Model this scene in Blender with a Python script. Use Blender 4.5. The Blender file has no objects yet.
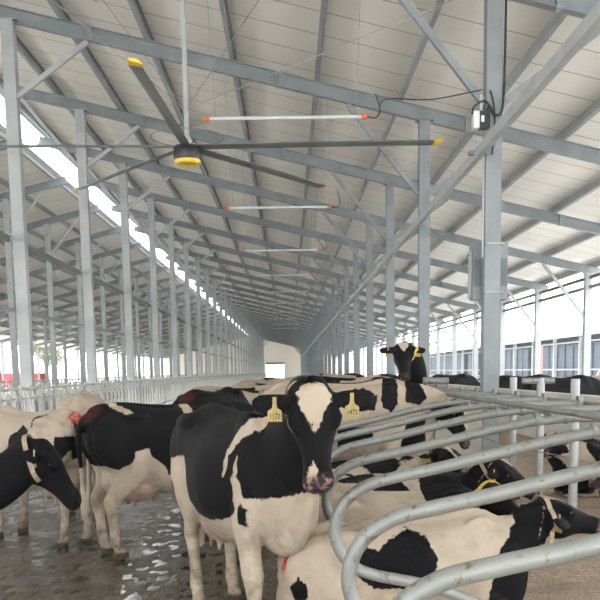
import bpy, math, random
import numpy as np
from mathutils import Vector, Matrix, noise
R = math.radians
rnd = random.Random(4)
scn = bpy.context.scene
col = scn.collection

# ------------------------------------------------------------------ camera
F, PPY = 900.0, 490.5
yaw, pit, rol = 0.0106, -0.1319, 0.01622
def cam_rows():
    cy, sy, cp, sp, cr, sr = math.cos(yaw), math.sin(yaw), math.cos(pit), math.sin(pit), math.cos(rol), math.sin(rol)
    x = Vector((cy, -sy, 0)); d = Vector((sy, cy, 0)); y = Vector((0, 0, 1))
    y2 = y*cp - d*sp; d2 = d*cp + y*sp
    return x*cr - y2*sr, x*sr + y2*cr, d2
U, V, D = cam_rows()
CAM = Vector((0, 0, 1.65))
cd = bpy.data.cameras.new('camera'); cam = bpy.data.objects.new('camera', cd); col.objects.link(cam)
m = Matrix.Identity(4)
for i, a in enumerate((U, V, -D)):
    for j in range(3): m[j][i] = a[j]
m.translation = CAM
cam.matrix_world = m
cd.sensor_width = 36; cd.lens = 36*F/600; cd.shift_y = (PPY-300)/600; cd.clip_end = 1500
scn.camera = cam
scn.view_settings.view_transform = 'Standard'; scn.view_settings.look = 'None'
scn.view_settings.gamma = 1; scn.view_settings.use_curve_mapping = False
scn.view_settings.exposure = 0.0

# ------------------------------------------------------------------ materials
def new_mat(name):
    mt = bpy.data.materials.new(name); mt.use_nodes = True
    nt = mt.node_tree; b = nt.nodes['Principled BSDF']
    return mt, nt, b
def nd(nt, kind, **kw):
    n = nt.nodes.new(kind)
    for k, v in kw.items():
        if k in n.inputs: n.inputs[k].default_value = v
        else: setattr(n, k, v)
    return n
def mixc(nt, fac, a, b):
    n = nt.nodes.new('ShaderNodeMix'); n.data_type = 'RGBA'
    for idx, v in ((0, fac), (6, a), (7, b)):
        if hasattr(v, 'is_output') or isinstance(v, bpy.types.NodeSocket): nt.links.new(v, n.inputs[idx])
        else: n.inputs[idx].default_value = v if idx == 0 else (*v, 1)
    return n.outputs[2]
def math_(nt, op, a, b=None, clamp=False):
    n = nt.nodes.new('ShaderNodeMath'); n.operation = op; n.use_clamp = clamp
    for i, v in enumerate((a, b)):
        if v is None: continue
        if isinstance(v, bpy.types.NodeSocket): nt.links.new(v, n.inputs[i])
        else: n.inputs[i].default_value = v
    return n.outputs[0]
def ramp(nt, fac, lo, hi):
    n = nt.nodes.new('ShaderNodeMapRange'); n.clamp = True
    nt.links.new(fac, n.inputs[0]); n.inputs[1].default_value = lo; n.inputs[2].default_value = hi
    return n.outputs[0]
def coords(nt, kind='Object', scale=(1, 1, 1)):
    tc = nt.nodes.new('ShaderNodeTexCoord'); mp = nt.nodes.new('ShaderNodeMapping'); mp.inputs['Scale'].default_value = scale
    nt.links.new(tc.outputs[kind], mp.inputs[0]); return mp.outputs[0]
def noise_tex(nt, vec, scale, detail=3, rough=.55):
    n = nd(nt, 'ShaderNodeTexNoise', Scale=scale, Detail=detail, Roughness=rough); nt.links.new(vec, n.inputs['Vector']); return n.outputs[0]
def bump(nt, b, h, strength, dist):
    n = nd(nt, 'ShaderNodeBump', Strength=strength, Distance=dist); nt.links.new(h, n.inputs['Height']); nt.links.new(n.outputs[0], b.inputs['Normal'])
def simple(name, c1, c2=None, scale=6, rough=.5, metal=0, bmp=0, stretch=(1, 1, 1), detail=4, lo=.35, hi=.65, bd=.01):
    mt, nt, b = new_mat(name)
    v = coords(nt, 'Object', stretch)
    n = noise_tex(nt, v, scale, detail)
    if c2 is None: c2 = tuple(x*.82 for x in c1)
    nt.links.new(mixc(nt, ramp(nt, n, lo, hi), c1, c2), b.inputs['Base Color'])
    b.inputs['Roughness'].default_value = rough; b.inputs['Metallic'].default_value = metal
    if bmp: bump(nt, b, noise_tex(nt, v, scale*4, 4), bmp, bd)
    return mt
def spotted(name, base, dark, stain, rough, metal, stain_amt=.62):
    mt, nt, b = new_mat(name)
    v = coords(nt)
    c = mixc(nt, ramp(nt, noise_tex(nt, v, 3, 4), .35, .7), base, dark)
    c = mixc(nt, ramp(nt, noise_tex(nt, v, 14, 6, .7), stain_amt, stain_amt+.1), c, stain)
    nt.links.new(c, b.inputs['Base Color'])
    b.inputs['Roughness'].default_value = rough; b.inputs['Metallic'].default_value = metal
    bump(nt, b, noise_tex(nt, v, 50, 3), .15, .004)
    return mt
M = {}
M['steel'] = simple('galvanized_steel', (.27, .30, .315), (.21, .24, .255), 2.5, .5, .25)
M['steel_light'] = simple('pale_galvanized_steel', (.42, .445, .455), (.34, .365, .375), 2, .5, .15)
M['purlin'] = simple('purlin_steel', (.36, .38, .39), (.28, .31, .33), 2, .5, .25)
M['pipe'] = spotted('dirty_galvanized_pipe', (.30, .315, .305), (.22, .235, .23), (.15, .11, .07), .5, .3, .56)
M['fence'] = spotted('weathered_fence_pipe', (.60, .62, .60), (.48, .50, .48), (.30, .27, .22), .5, .2, .62)
M['concrete'] = simple('concrete', (.48, .46, .42), (.38, .36, .32), 3, .85, 0, .3)
M['pale_concrete'] = simple('pale_concrete', (.82, .80, .76), (.70, .68, .64), 1.2, .85, 0, .3)
M['yellow'] = simple('yellow_plastic', (.80, .58, .06), (.70, .48, .05), 20, .45)
M['tag'] = simple('tag_plastic', (.40, .31, .10), (.30, .22, .07), 30, .5)
M['tag_pale'] = simple('pale_tag_plastic', (.55, .52, .40), (.42, .40, .30), 30, .5)
M['ink'] = simple('dark_ink', (.05, .04, .03), None, 30, .6)
M['black'] = simple('black_plastic', (.012, .014, .02), (.02, .02, .025), 20, .4)
M['white_plastic'] = simple('white_plastic', (.75, .76, .76), (.66, .67, .67), 10, .4)
M['orange'] = simple('orange_plastic', (.72, .16, .06), (.6, .12, .05), 20, .4)
M['tube'] = simple('frosted_tube', (.60, .63, .65), (.54, .57, .58), 10, .3)
M['blade'] = simple('fan_blade_aluminium', (.26, .28, .29), (.21, .23, .24), 3, .35, .5)
M['strap'] = simple('woven_collar_strap', (.42, .34, .25), (.28, .22, .16), 40, .8)
M['dark_strap'] = simple('dark_collar_strap', (.14, .12, .10), (.09, .08, .07), 40, .8)
M['yellow_strap'] = simple('yellow_collar_strap', (.75, .52, .08), (.6, .4, .06), 40, .7)
M['green'] = simple('green_transponder', (.02, .06, .05), (.012, .04, .035), 20, .4)
M['eye'] = simple('eye', (.008, .006, .006), (.012, .008, .006), 20, .06)
M['nostril'] = simple('nostril_skin', (.012, .009, .009), None, 20, .4)
M['hair'] = simple('white_switch_hair', (.60, .53, .44), (.45, .37, .28), 30, .9, stretch=(1, 1, .15))
M['hair_dark'] = simple('muddy_switch_hair', (.25, .19, .13), (.15, .11, .08), 30, .9, stretch=(1, 1, .15))
M['cable'] = simple('cable_rubber', (.02, .022, .025), None, 20, .6)
M['wire'] = simple('thin_wire', (.30, .30, .29), None, 20, .5, .4)
M['red'] = simple('red_paint', (.62, .05, .06), (.5, .04, .05), 4, .5)
M['curtain'] = simple('blue_grey_curtain', (.085, .11, .15), (.05, .065, .09), 1, .7)
M['white_roof'] = simple('white_roof_sheet', (.80, .81, .82), (.72, .73, .74), .8, .5)
M['leaf'] = simple('foliage', (.22, .30, .16), (.14, .20, .10), 1.5, .9, 0, 1, bd=.3)
M['trunk'] = simple('bark', (.18, .13, .09), (.11, .08, .06), 6, .9, 0, .5)
M['paving'] = simple('outdoor_concrete', (.80, .78, .74), (.72, .70, .66), .4, .9)
M['rubber'] = simple('tyre_rubber', (.02, .02, .02), None, 20, .8)

def roof_mat():
    mt, nt, b = new_mat('sandwich_panel_underside')
    v = coords(nt)
    sep = nt.nodes.new('ShaderNodeSeparateXYZ'); nt.links.new(v, sep.inputs[0])
    fr = math_(nt, 'FRACT', sep.outputs[1])
    d = math_(nt, 'ABSOLUTE', math_(nt, 'SUBTRACT', fr, .5))
    line = ramp(nt, d, .022, .012)                 # the joint between two one-metre panels
    fine = ramp(nt, math_(nt, 'ABSOLUTE', math_(nt, 'SUBTRACT', math_(nt, 'FRACT', math_(nt, 'MULTIPLY', sep.outputs[1], 5.0)), .5)), .06, .02)
    base = mixc(nt, ramp(nt, noise_tex(nt, v, .5, 3), .3, .7), (.86, .83, .77), (.80, .77, .71))
    c = mixc(nt, math_(nt, 'MULTIPLY', fine, .08), base, (.45, .42, .38))
    c = mixc(nt, math_(nt, 'MULTIPLY', line, .75), c, (.20, .19, .18))
    nt.links.new(c, b.inputs['Base Color']); b.inputs['Roughness'].default_value = .45
    bump(nt, b, math_(nt, 'SUBTRACT', 1.0, line), .6, .02)
    return mt
M['roof'] = roof_mat()

def slurry_mat():
    mt, nt, b = new_mat('wet_slurry_floor')
    v = coords(nt)
    n1 = noise_tex(nt, v, 1.3, 5, .6); n2 = noise_tex(nt, v, 7, 6, .6); n3 = noise_tex(nt, v, 30, 5, .65)
    c = mixc(nt, ramp(nt, n2, .35, .7), (.075, .062, .045), (.15, .13, .10))
    c = mixc(nt, ramp(nt, n3, .56, .70), c, (.21, .18, .13))
    wet = ramp(nt, n1, .56, .42)
    nt.links.new(c, b.inputs['Base Color'])
    r = mixc(nt, wet, (.22, .22, .22), (.06, .06, .06)); nt.links.new(r, b.inputs['Roughness'])
    h = math_(nt, 'ADD', math_(nt, 'MULTIPLY', n2, 1.0), math_(nt, 'MULTIPLY', n3, .55))
    st = mixc(nt, wet, (1, 1, 1), (.22, .22, .22))
    bn = nd(nt, 'ShaderNodeBump', Distance=.07); nt.links.new(h, bn.inputs['Height']); nt.links.new(st, bn.inputs['Strength']); nt.links.new(bn.outputs[0], b.inputs['Normal'])
    b.inputs['Specular IOR Level'].default_value = .8
    return mt
M['slurry'] = slurry_mat()
def bedding_mat():
    mt, nt, b = new_mat('sawdust_bedding')
    v = coords(nt)
    n2 = noise_tex(nt, v, 38, 6, .8); n3 = noise_tex(nt, v, 3, 4, .6)
    c = mixc(nt, ramp(nt, n2, .38, .62), (.27, .20, .14), (.74, .60, .46))
    c = mixc(nt, ramp(nt, n3, .5, .75), c, (.34, .26, .19))
    nt.links.new(c, b.inputs['Base Color']); b.inputs['Roughness'].default_value = .95
    bump(nt, b, n2, .9, .03)
    return mt
M['bedding'] = bedding_mat()

def coat_mat():
    mt, nt, b = new_mat('black_and_white_coat')
    def attr(n):
        a = nt.nodes.new('ShaderNodeAttribute'); a.attribute_name = n; return a.outputs['Fac']
    v = coords(nt)
    nz = noise_tex(nt, v, 22, 4, .6); nf = noise_tex(nt, v, 130, 3, .6)
    edge = math_(nt, 'ADD', attr('coat'), math_(nt, 'ADD', math_(nt, 'MULTIPLY', math_(nt, 'SUBTRACT', nz, .5), .06), math_(nt, 'MULTIPLY', math_(nt, 'SUBTRACT', nf, .5), .022)))
    blk = ramp(nt, edge, -.003, .003)
    dirt = noise_tex(nt, v, 5, 6, .7); big = noise_tex(nt, v, 2.2, 3, .6)
    white = mixc(nt, ramp(nt, big, .35, .65), (.53, .455, .37), (.42, .345, .265))
    white = mixc(nt, ramp(nt, dirt, .52, .80), white, (.33, .25, .18))
    white = mixc(nt, ramp(nt, noise_tex(nt, v, 60, 3), .68, .76), white, (.30, .23, .165))
    black = mixc(nt, ramp(nt, big, .4, .7), (.0045, .005, .0065), (.008, .008, .009))
    black = mixc(nt, ramp(nt, noise_tex(nt, v, 40, 5, .7), .60, .80), black, (.026, .021, .017))
    c = mixc(nt, blk, white, black)
    pk = attr('pink'); c = mixc(nt, pk, c, (.50, .31, .26))
    mz = attr('muzzle'); mzn = ramp(nt, noise_tex(nt, v, 26, 3), .5, .6)
    c = mixc(nt, mz, c, mixc(nt, mzn, (.035, .027, .028), (.30, .17, .16)))
    mud = math_(nt, 'MULTIPLY', attr('mud'), ramp(nt, dirt, .42, .60))
    c = mixc(nt, mud, c, mixc(nt, ramp(nt, nf, .4, .6), (.105, .078, .050), (.19, .145, .10)))
    c = mixc(nt, attr('hoof'), c, (.075, .060, .045))
    red = math_(nt, 'MULTIPLY', attr('red'), ramp(nt, nz, .36, .52))
    c = mixc(nt, red, c, mixc(nt, blk, (.40, .05, .05), (.09, .018, .018)))
    nt.links.new(c, b.inputs['Base Color'])
    b.inputs['Roughness'].default_value = .6
    b.inputs['Specular IOR Level'].default_value = .12
    st = noise_tex(nt, coords(nt, 'Object', (1, 1, 3)), 70, 4, .7)
    bump(nt, b, math_(nt, 'ADD', st, math_(nt, 'ADD', math_(nt, 'MULTIPLY', dirt, 1.0), math_(nt, 'MULTIPLY', big, 2.0))), .45, .022)
    return mt
M['coat'] = coat_mat()

# ------------------------------------------------------------------ mesh helpers
class MB:
    def __init__(s): s.v = []; s.f = []
    def add(s, vs, fs):
        o = len(s.v); s.v += [tuple(p) for p in vs]; s.f += [tuple(i+o for i in f) for f in fs]; return s
    def box(s, lo, hi, rot=None, at=None):
        x0, y0, z0 = lo; x1, y1, z1 = hi
        vs = [Vector(p) for p in ((x0,y0,z0),(x1,y0,z0),(x1,y1,z0),(x0,y1,z0),(x0,y0,z1),(x1,y0,z1),(x1,y1,z1),(x0,y1,z1))]
        if rot: vs = [rot @ p for p in vs]
        if at is not None: vs = [p + Vector(at) for p in vs]
        return s.add(vs, [(0,3,2,1),(4,5,6,7),(0,1,5,4),(1,2,6,5),(2,3,7,6),(3,0,4,7)])
    def sweep(s, pts, prof, up=(0, 0, 1), cap=True):
        """sweep a closed 2D profile [(side, up)] along points"""
        pts = [Vector(p) for p in pts]; n = len(prof); vs = []
        sd = None
        for i, p in enumerate(pts):
            t = (pts[min(i+1, len(pts)-1)] - pts[max(i-1, 0)]).normalized()
            if sd is None:
                u = Vector(up)
                if abs(t.dot(u)) > .98: u = Vector((0, 1, 0)) if abs(t.y) < .9 else Vector((1, 0, 0))
                sd = t.cross(u).normalized()
            else: sd = (sd - t*sd.dot(t)).normalized()
            uu = sd.cross(t).normalized()
            vs += [p + sd*a + uu*b for a, b in prof]
        fs = []
        for i in range(len(pts)-1):
            for j in range(n):
                k = (j+1) % n
                fs.append((i*n+j, i*n+k, (i+1)*n+k, (i+1)*n+j))
        if cap: fs.append(tuple(range(n))[::-1]); fs.append(tuple((len(pts)-1)*n+j for j in range(n)))
        return s.add(vs, fs)
    def tube(s, pts, r, n=10):
        return s.sweep(pts, [(r*math.cos(2*math.pi*j/n), r*math.sin(2*math.pi*j/n)) for j in range(n)])
    def bar(s, a, b, w, h, up=(0, 0, 1)):
        return s.sweep([a, b], [(-w/2,-h/2),(w/2,-h/2),(w/2,h/2),(-w/2,h/2)], up)
    def lathe(s, prof, n=24, at=(0,0,0)):
        vs = []; m_ = len(prof)
        for j in range(n):
            a = 2*math.pi*j/n
            vs += [(at[0]+r*math.cos(a), at[1]+r*math.sin(a), at[2]+z) for r, z in prof]
        fs = [(j*m_+i, ((j+1)%n)*m_+i, ((j+1)%n)*m_+i+1, j*m_+i+1) for j in range(n) for i in range(m_-1)]
        return s.add(vs, fs)
    def build(s, name, mat, parent=None, smooth=False, kind=None, label=None):
        me = bpy.data.meshes.new(name); me.from_pydata(s.v, [], s.f); me.update()
        me.materials.append(mat)
        if smooth:
            me.polygons.foreach_set('use_smooth', [True]*len(me.polygons)); 
            try: me.set_sharp_from_angle(angle=R(45))
            except Exception: pass
        o = bpy.data.objects.new(name, me); col.objects.link(o)
        if parent: o.parent = parent
        if kind: o['kind'] = kind
        if label: o['label'] = label
        return o
def tag(o, label, cat, group=None, kind=None):
    o['label'] = label; o['category'] = cat
    if group: o['group'] = group
    if kind: o['kind'] = kind
    return o
def thing(name, label, cat, loc=(0,0,0), rz=0, group=None):
    o = bpy.data.objects.new(name, None); col.objects.link(o); o.location = loc; o.rotation_euler = (0,0,rz); o.empty_display_size = .1
    return tag(o, label, cat, group)
def dup(o, loc=None, rz=None, label=None, group=None, parent=None):
    c = o.copy(); col.objects.link(c)
    if parent is not None: c.parent = parent
    for ch in list(o.children): dup(ch, parent=c)
    if loc is not None: c.location = loc
    if rz is not None: c.rotation_euler = (0, 0, rz)
    if label: c['label'] = label
    if group: c['group'] = group
    return c
ORD = ['nearest','second','third','fourth','fifth','sixth','seventh','eighth','ninth','tenth','eleventh','twelfth']

# ------------------------------------------------------------------ building frame
Z0, B = 0.29, 6.0
def FY(k): return Z0 + B*k
XL, XR, XO = -5.24, 2.73, 9.96
SL = .242
RC = -8.2                                  # ridge centre line
XL2, XR2, XO2 = -10.86, 2*RC-XR, 2*RC-XO    # mirrored rows of the other half
def rz_(x):                                # rafter centre height
    if x < RC: x = 2*RC - x
    return 7.22 - SL*x
KEND = 33
# column with its knee braces, origin on the ground at the column's foot
def h_prof(w, d, t=.02):
    return [(-w/2,-d/2),(w/2,-d/2),(w/2,-d/2+t),(t/2,-d/2+t),(t/2,d/2-t),(w/2,d/2-t),(w/2,d/2),(-w/2,d/2),(-w/2,d/2-t),(-t/2,d/2-t),(-t/2,-d/2+t),(-w/2,-d/2+t)]
def column(name, x, sides, w=.21, mat='steel_light', base=0.0, label='', cat='column', brace=True, bands=(1.1, 3.0, 5.0)):
    root = thing(name, label, cat, (x, 0, base))
    H = rz_(x) - .13 - base
    mb = MB().box((-w/2, -w/2, 0), (w/2, w/2, H))
    for b_ in bands:
        if b_ < H-.4: mb.box((-w/2-.006, -w/2-.006, b_), (w/2+.006, w/2+.006, b_+.02))
    mb.build('shaft', M[mat], root)
    MB().box((-w*.85, -w*.85, -.0), (w*.85, w*.85, .03)).build('base_plate', M[mat], root)
    MB().box((-w*.8, -w*.6, H), (w*.8, w*.6, H+.02)).build('cap_plate', M[mat], root)
    if brace:
        for s in sides:
            sl = -SL if x > RC else SL
            dx = 1.5*s; zt = H - .02 + sl*dx
            zb = H - 1.38
            MB().bar((s*w*.45, 0, zb), (dx, 0, zt), .09, .09).build('knee_brace', M[mat], root)
    return root
rows = [
 # x, sides, k0, k1, w, name phrase, base
 (XL, (1, -1), 2, KEND, .23, 'in the row left of the standing cows', 0),
 (XR, (1, -1), 2, KEND, .21, 'in the row rising from the stalls', 0.1),
 (XO, (-1,), 3, KEND, .22, 'in the open row along the right outer side', 0),
 (XL2, (1, -1), 4, 28, .22, 'in the first row beyond the feed lane on the left', 0),
 (XR2, (1, -1), 6, 24, .20, 'in the inner row of the far left half', 0),
 (XO2, (1,), 8, 26, .18, 'in the outer row at the far left side', 0),
]
for ri, (x, sides, k0, k1, w, ph, base) in enumerate(rows):
    proto = column('steel_column', x, sides, w, 'steel' if ri == 1 else 'steel_light', base, cat='column', bands=(3.0, 4.3) if ri != 1 else (4.95,))
    for i, k in enumerate(range(k0, k1)):
        lab = f'pale steel column with knee braces, {ORD[i]} from the camera {ph}' if i < 12 and ri < 4 else f'tiny distant pale steel column far down the barn {ph}'
        if ri >= 4: lab = f'thin pale steel column standing {ph}'
        g = 'steel columns ' + ph
        if ri == 1 and i == 0: lab = 'large steel column at the right carrying the grey control cabinet'
        if ri == 0 and i == 1: lab = 'leftmost large steel column behind the headlock fence, tallest in the photo'
        if i == 0: c = proto; c.location = (x, FY(k), base); c['label'] = lab; c['group'] = g
        else: c = dup(proto, (x, FY(k), base), label=lab, group=g)

# rafters: I-section, both halves
def rafter(xa, xb, name='roof_rafter'):
    za, zb = rz_(xa), rz_(xb)
    root = thing(name, '', 'rafter')
    MB().sweep([(xa, 0, za), (xb, 0, zb)], h_prof(.13, .26, .018)).build('beam', M['steel'], root)
    # splice plates
    for i in range(1, 5):
        t = i/5 + .03; x = xa + (xb-xa)*t; z = za + (zb-za)*t
        MB().box((x-.07, -.068, z-.135), (x+.07, .068, z+.125)).build('splice_plate', M['steel'], root)
    return root
ra = rafter(-7.9, 10.35); rb = rafter(2*RC-10.35, -8.5)
for i, k in enumerate(range(2, KEND)):
    near = i < 10
    for src, side in ((ra, 'right slope above the cows'), (rb, 'left slope beyond the ridge opening')):
        lab = (f'sloping steel roof rafter, {ORD[i]} from the camera on the {side}' if near else f'tiny distant sloping rafter far down the {side}')
        if i == 0: o = src; o.location = (0, FY(k), 0); o['label'] = lab; o['group'] = 'roof rafters'
        else: dup(src, (0, FY(k), 0), label=lab, group='roof rafters')
# purlins: lipped channels lying on the rafters
PX = [-7.45, -5.85, -4.24, -2.63, -1.0, .62, 2.25, 3.85, 5.43, 7.05, 8.65, 10.2]
YA, YB = -14.0, 198.0
def purlin(x, label):
    s = 1 if x > RC else -1
    a = math.atan(SL)*s
    z = rz_(x) + .134 + .105
    m_ = MB(); c, sn = math.cos(a), math.sin(a)
    pr = [(0, -.1), (.075, -.1), (.075, -.078), (.064, -.078), (.064, -.089), (.011, -.089), (.011, .089), (.075, .089), (.075, .1), (0, .1)]
    if s < 0: pr = [(-p, q) for p, q in pr][::-1]
    m_.sweep([(x, YA, z), (x, YB, z)], [(p*c + q*sn, -p*sn + q*c) for p, q in pr])
    o = m_.build('roof_purlin', M['purlin']); tag(o, label, 'purlin', 'roof purlins'); return o
for i, x in enumerate(PX):
    purlin(x, f'long steel roof purlin running down the right slope, {ORD[i]} from the ridge opening')
for i, x in enumerate(PX[:11]):
    purlin(2*RC-x, f'long steel roof purlin under the left slope, {ORD[i]} from the ridge opening')
# roof panels
def roof(name, xa, xb):
    off = .134+.21+.02
    def z(x): return rz_(x)+off
    m_ = MB(); t = .06
    vs = [(xa,YA,z(xa)),(xb,YA,z(xb)),(xb,YB+.5,z(xb)),(xa,YB+.5,z(xa))]
    vs += [(p[0],p[1],p[2]+t) for p in vs]
    m_.add(vs, [(0,1,2,3),(7,6,5,4),(0,4,5,1),(1,5,6,2),(2,6,7,3),(3,7,4,0)])
    o = m_.build(name, M['roof']); o['kind'] = 'structure'; return o
roof('ceiling', -7.6, 10.5); roof('ceiling', 2*RC-11.5, -8.8)
# ridge flashing rails beside the opening
for x, lab in ((-7.72, 'thin steel edge rail along the right lip of the roof ridge opening'), (-8.68, 'thin steel edge rail along the left lip of the roof ridge opening'), (-8.2, 'slender steel rod running along the middle of the ridge opening')):
    r_ = .025 if x != -8.2 else .012
    z = (rz_(x) if x != -8.2 else 9.25) + (.25 if x != -8.2 else 0)
    tag(MB().bar((x, YA, z), (x, YB, z), r_*2, .14 if x != -8.2 else .03).build('ridge_rail', M['steel_light']), lab, 'rail')

# floor and stalls
def slab(name, lo, hi, mat, kind='structure'):
    o = MB().box(lo, hi).build(name, mat)
    if kind: o['kind'] = kind
    return o
slab('floor', (-5.0, -3, -.3), (.06, 199, -.10), M['concrete'])
def relief(x0, x1, y0, y1, nx, ny, h, name, mat, z0=0, sc=3.0, seed=0):
    vs, fs = [], []
    for j in range(ny+1):
        tt = j/ny; y = y0 + (y1-y0)*tt**1.8
        for i in range(nx+1):
            x = x0 + (x1-x0)*i/nx
            e = min(1, (x-x0)/.15, (x1-x)/.15); e = max(0, e)
            n_ = noise.fractal(Vector((x*sc, y*sc, seed)), .9, 2.0, 4) + .6*noise.noise(Vector((x*sc*3.1, y*sc*3.1, seed+4)))
            vs.append((x, y, z0 + h*n_*e))
    for j in range(ny):
        for i in range(nx):
            a = j*(nx+1)+i; fs.append((a, a+1, a+nx+2, a+nx+1))
    o = MB().add(vs, fs).build(name, mat, smooth=True); return o
fl = relief(-5.0, .06, 1.0, 199, 260, 700, .016, 'floor', M['slurry'], .003, 5.5); fl['kind'] = 'structure'
def water_mat():
    mt, nt, b = new_mat('murky_puddle_water')
    v = coords(nt)
    b.inputs['Base Color'].default_value = (.05, .042, .03, 1); b.inputs['Roughness'].default_value = .05; b.inputs['Specular IOR Level'].default_value = 1.0
    bump(nt, b, noise_tex(nt, v, 14, 3), .12, .02)
    return mt
wt = MB().add([(-4.98, 1, -.0005), (.05, 1, -.0005), (.05, 120, -.0005), (-4.98, 120, -.0005)], [(0, 1, 2, 3)]).build('puddle_water', water_mat())
tag(wt, 'shallow shiny puddles of murky water lying on the wet alley floor', 'water', kind='stuff')
slab('floor', (-11.2, -3, -.2), (-5.0, 199, .05), M['pale_concrete'])
slab('floor', (-30, -3, -.2), (-11.2, 199, .0), M['concrete'])
slab('floor', (5.5, -3, -.2), (10.6, 199, -.005), M['pale_concrete'])
slab('floor', (-400, -60, -.5), (400, 700, -.21), M['paving'])
slab('floor', (10.6, -30, -.205), (60, 260, -.01), M['paving'])
slab('trim_1', (.04, 1, -.15), (.16, 199, .13), M['concrete'])
slab('floor', (.16, 1, -.15), (5.36, 199, .07), M['concrete'])
bd = relief(.16, 5.36, 1.0, 60, 120, 220, .022, 'floor', M['bedding'], .11, 1.6, 7)
tag(bd, 'loose brown sawdust bedding spread under the lying cows', 'bedding', kind='stuff'); bd.name = 'sawdust_bedding'

# end wall with the tall doorway
YW = 198.3
def endwall():
    m_ = MB()
    dx0, dx1, dz = -4.85, -.95, 3.55
    cuts = [2*RC-10.4, RC, dx0, dx1, 10.4]
    for xa, xb in zip(cuts, cuts[1:]):
        zb_ = dz if xa == dx0 else 0
        za, zc = rz_(xa)+.36, rz_(xb)+.36
        vs = [(xa,YW,zb_),(xb,YW,zb_),(xb,YW,zc),(xa,YW,za)]; vs += [(a,YW+.15,c) for a,b_,c in vs]
        m_.add(vs, [(0,1,2,3),(7,6,5,4),(0,4,5,1),(1,5,6,2),(2,6,7,3),(3,7,4,0)])
    for z in (1.6, 3.2, 4.8, 6.4):
        for xa, xb in ((2*RC-10.3, dx0 if z < dz else 10.3), (dx1 if z < dz else 0, 10.3)):
            m_.box((xa, YW-.03, z), (xb, YW, z+.08))
    o = m_.build('wall_back', M['wallpanel']); o['kind'] = 'structure'
    d = MB().box((dx0, YW-.12, dz-.35), (dx1, YW-.02, dz+.05)).build('door_1', M['black']); d['kind'] = 'structure'
def glow_panel():
    mt, nt, b = new_mat('translucent_wall_sheet')
    b.inputs['Base Color'].default_value = (.80, .77, .70, 1); b.inputs['Roughness'].default_value = .6
    t = nt.nodes.new('ShaderNodeBsdfTranslucent'); t.inputs[0].default_value = (.85, .82, .75, 1)
    mx = nt.nodes.new('ShaderNodeMixShader'); mx.inputs[0].default_value = .22
    out = [n for n in nt.nodes if n.type == 'OUTPUT_MATERIAL'][0]
    nt.links.new(b.outputs[0], mx.inputs[1]); nt.links.new(t.outputs[0], mx.inputs[2]); nt.links.new(mx.outputs[0], out.inputs[0])
    return mt
M['wallpanel'] = glow_panel()
endwall()

# longitudinal members
def seg_rail(name, x, z, k0, k1, prof, mat, labf, cat, group, gap=.15):
    src = None
    for i, k in enumerate(range(k0, k1)):
        if src is None:
            src = MB().sweep([(0, gap, 0), (0, B-gap, 0)], prof).build(name, mat); o = src; o.location = (x, FY(k), z)
        else: o = dup(src, (x, FY(k), z))
        tag(o, labf(i), cat, group)
chan = [(-.03,-.055),(.03,-.055),(.03,-.047),(.0,-.047),(.0,-.018),(.03,-.018),(.03,.018),(.0,.018),(.0,.047),(.03,.047),(.03,.055),(-.03,.055)]
seg_rail('tie_rail', 2.5, 4.40, 0, KEND-1, [(a*1.35, b_*1.15) for a, b_ in chan], simple('bright_channel_steel', (.46, .48, .49), (.38, .40, .41), 2, .5, .2),
  lambda i: f'long pale steel channel rail beside the right column row, {ORD[i]} segment from the camera' if i < 8 else 'tiny distant segment of the pale steel channel rail beside the right column row', 'rail', 'pale channel rails beside the right column row', .0)
c10 = [(.055*math.cos(2*math.pi*j/8), .055*math.sin(2*math.pi*j/8)) for j in range(8)]
c3 = [(.045*math.cos(2*math.pi*j/8), .045*math.sin(2*math.pi*j/8)) for j in range(8)]
dark = simple('dull_rail_steel', (.19, .19, .18), (.15, .15, .14), 3, .6, .2)
seg_rail('tie_beam', -5.42, 4.30, 2, KEND-1, [(-.03,-.06),(.03,-.06),(.03,.06),(-.03,.06)], dark,
  lambda i: f'dull grey tie beam high along the left column row, {ORD[i]} bay from the camera' if i < 8 else 'tiny distant bay of the dull grey tie beam along the left column row', 'beam', 'dull grey tie beams along the left column row')
seg_rail('tie_pipe', -5.42, 2.93, 2, KEND-1, c3, M['steel'],
  lambda i: f'thin steel pipe at mid height along the left column row, {ORD[i]} bay from the camera' if i < 8 else 'tiny distant bay of the thin steel pipe along the left column row', 'pipe', 'thin pipes along the left column row')
for zz, nm in ((4.56, 'upper'), (4.25, 'lower')):
    seg_rail('eave_pipe', XO+.05, zz, 3, KEND-1, [(a*1.4, b_*1.4) for a, b_ in c3], dark,
      lambda i: f'{nm} thin eave pipe at the right open side, {ORD[i]} bay from the camera' if i < 8 else f'tiny distant bay of the {nm} eave pipe at the right open side', 'pipe', f'{nm} eave pipes at the right open side')
# right side low rails between the outer columns
for zz, nm in ((1.15, 'upper'), (.7, 'lower')):
    tag(MB().tube([(XO+.2, 8, zz), (XO+.2, 190, zz)], .03, 6).build('side_rail', M['fence']), f'{nm} long pale side rail along the right open side of the barn', 'rail')

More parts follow.
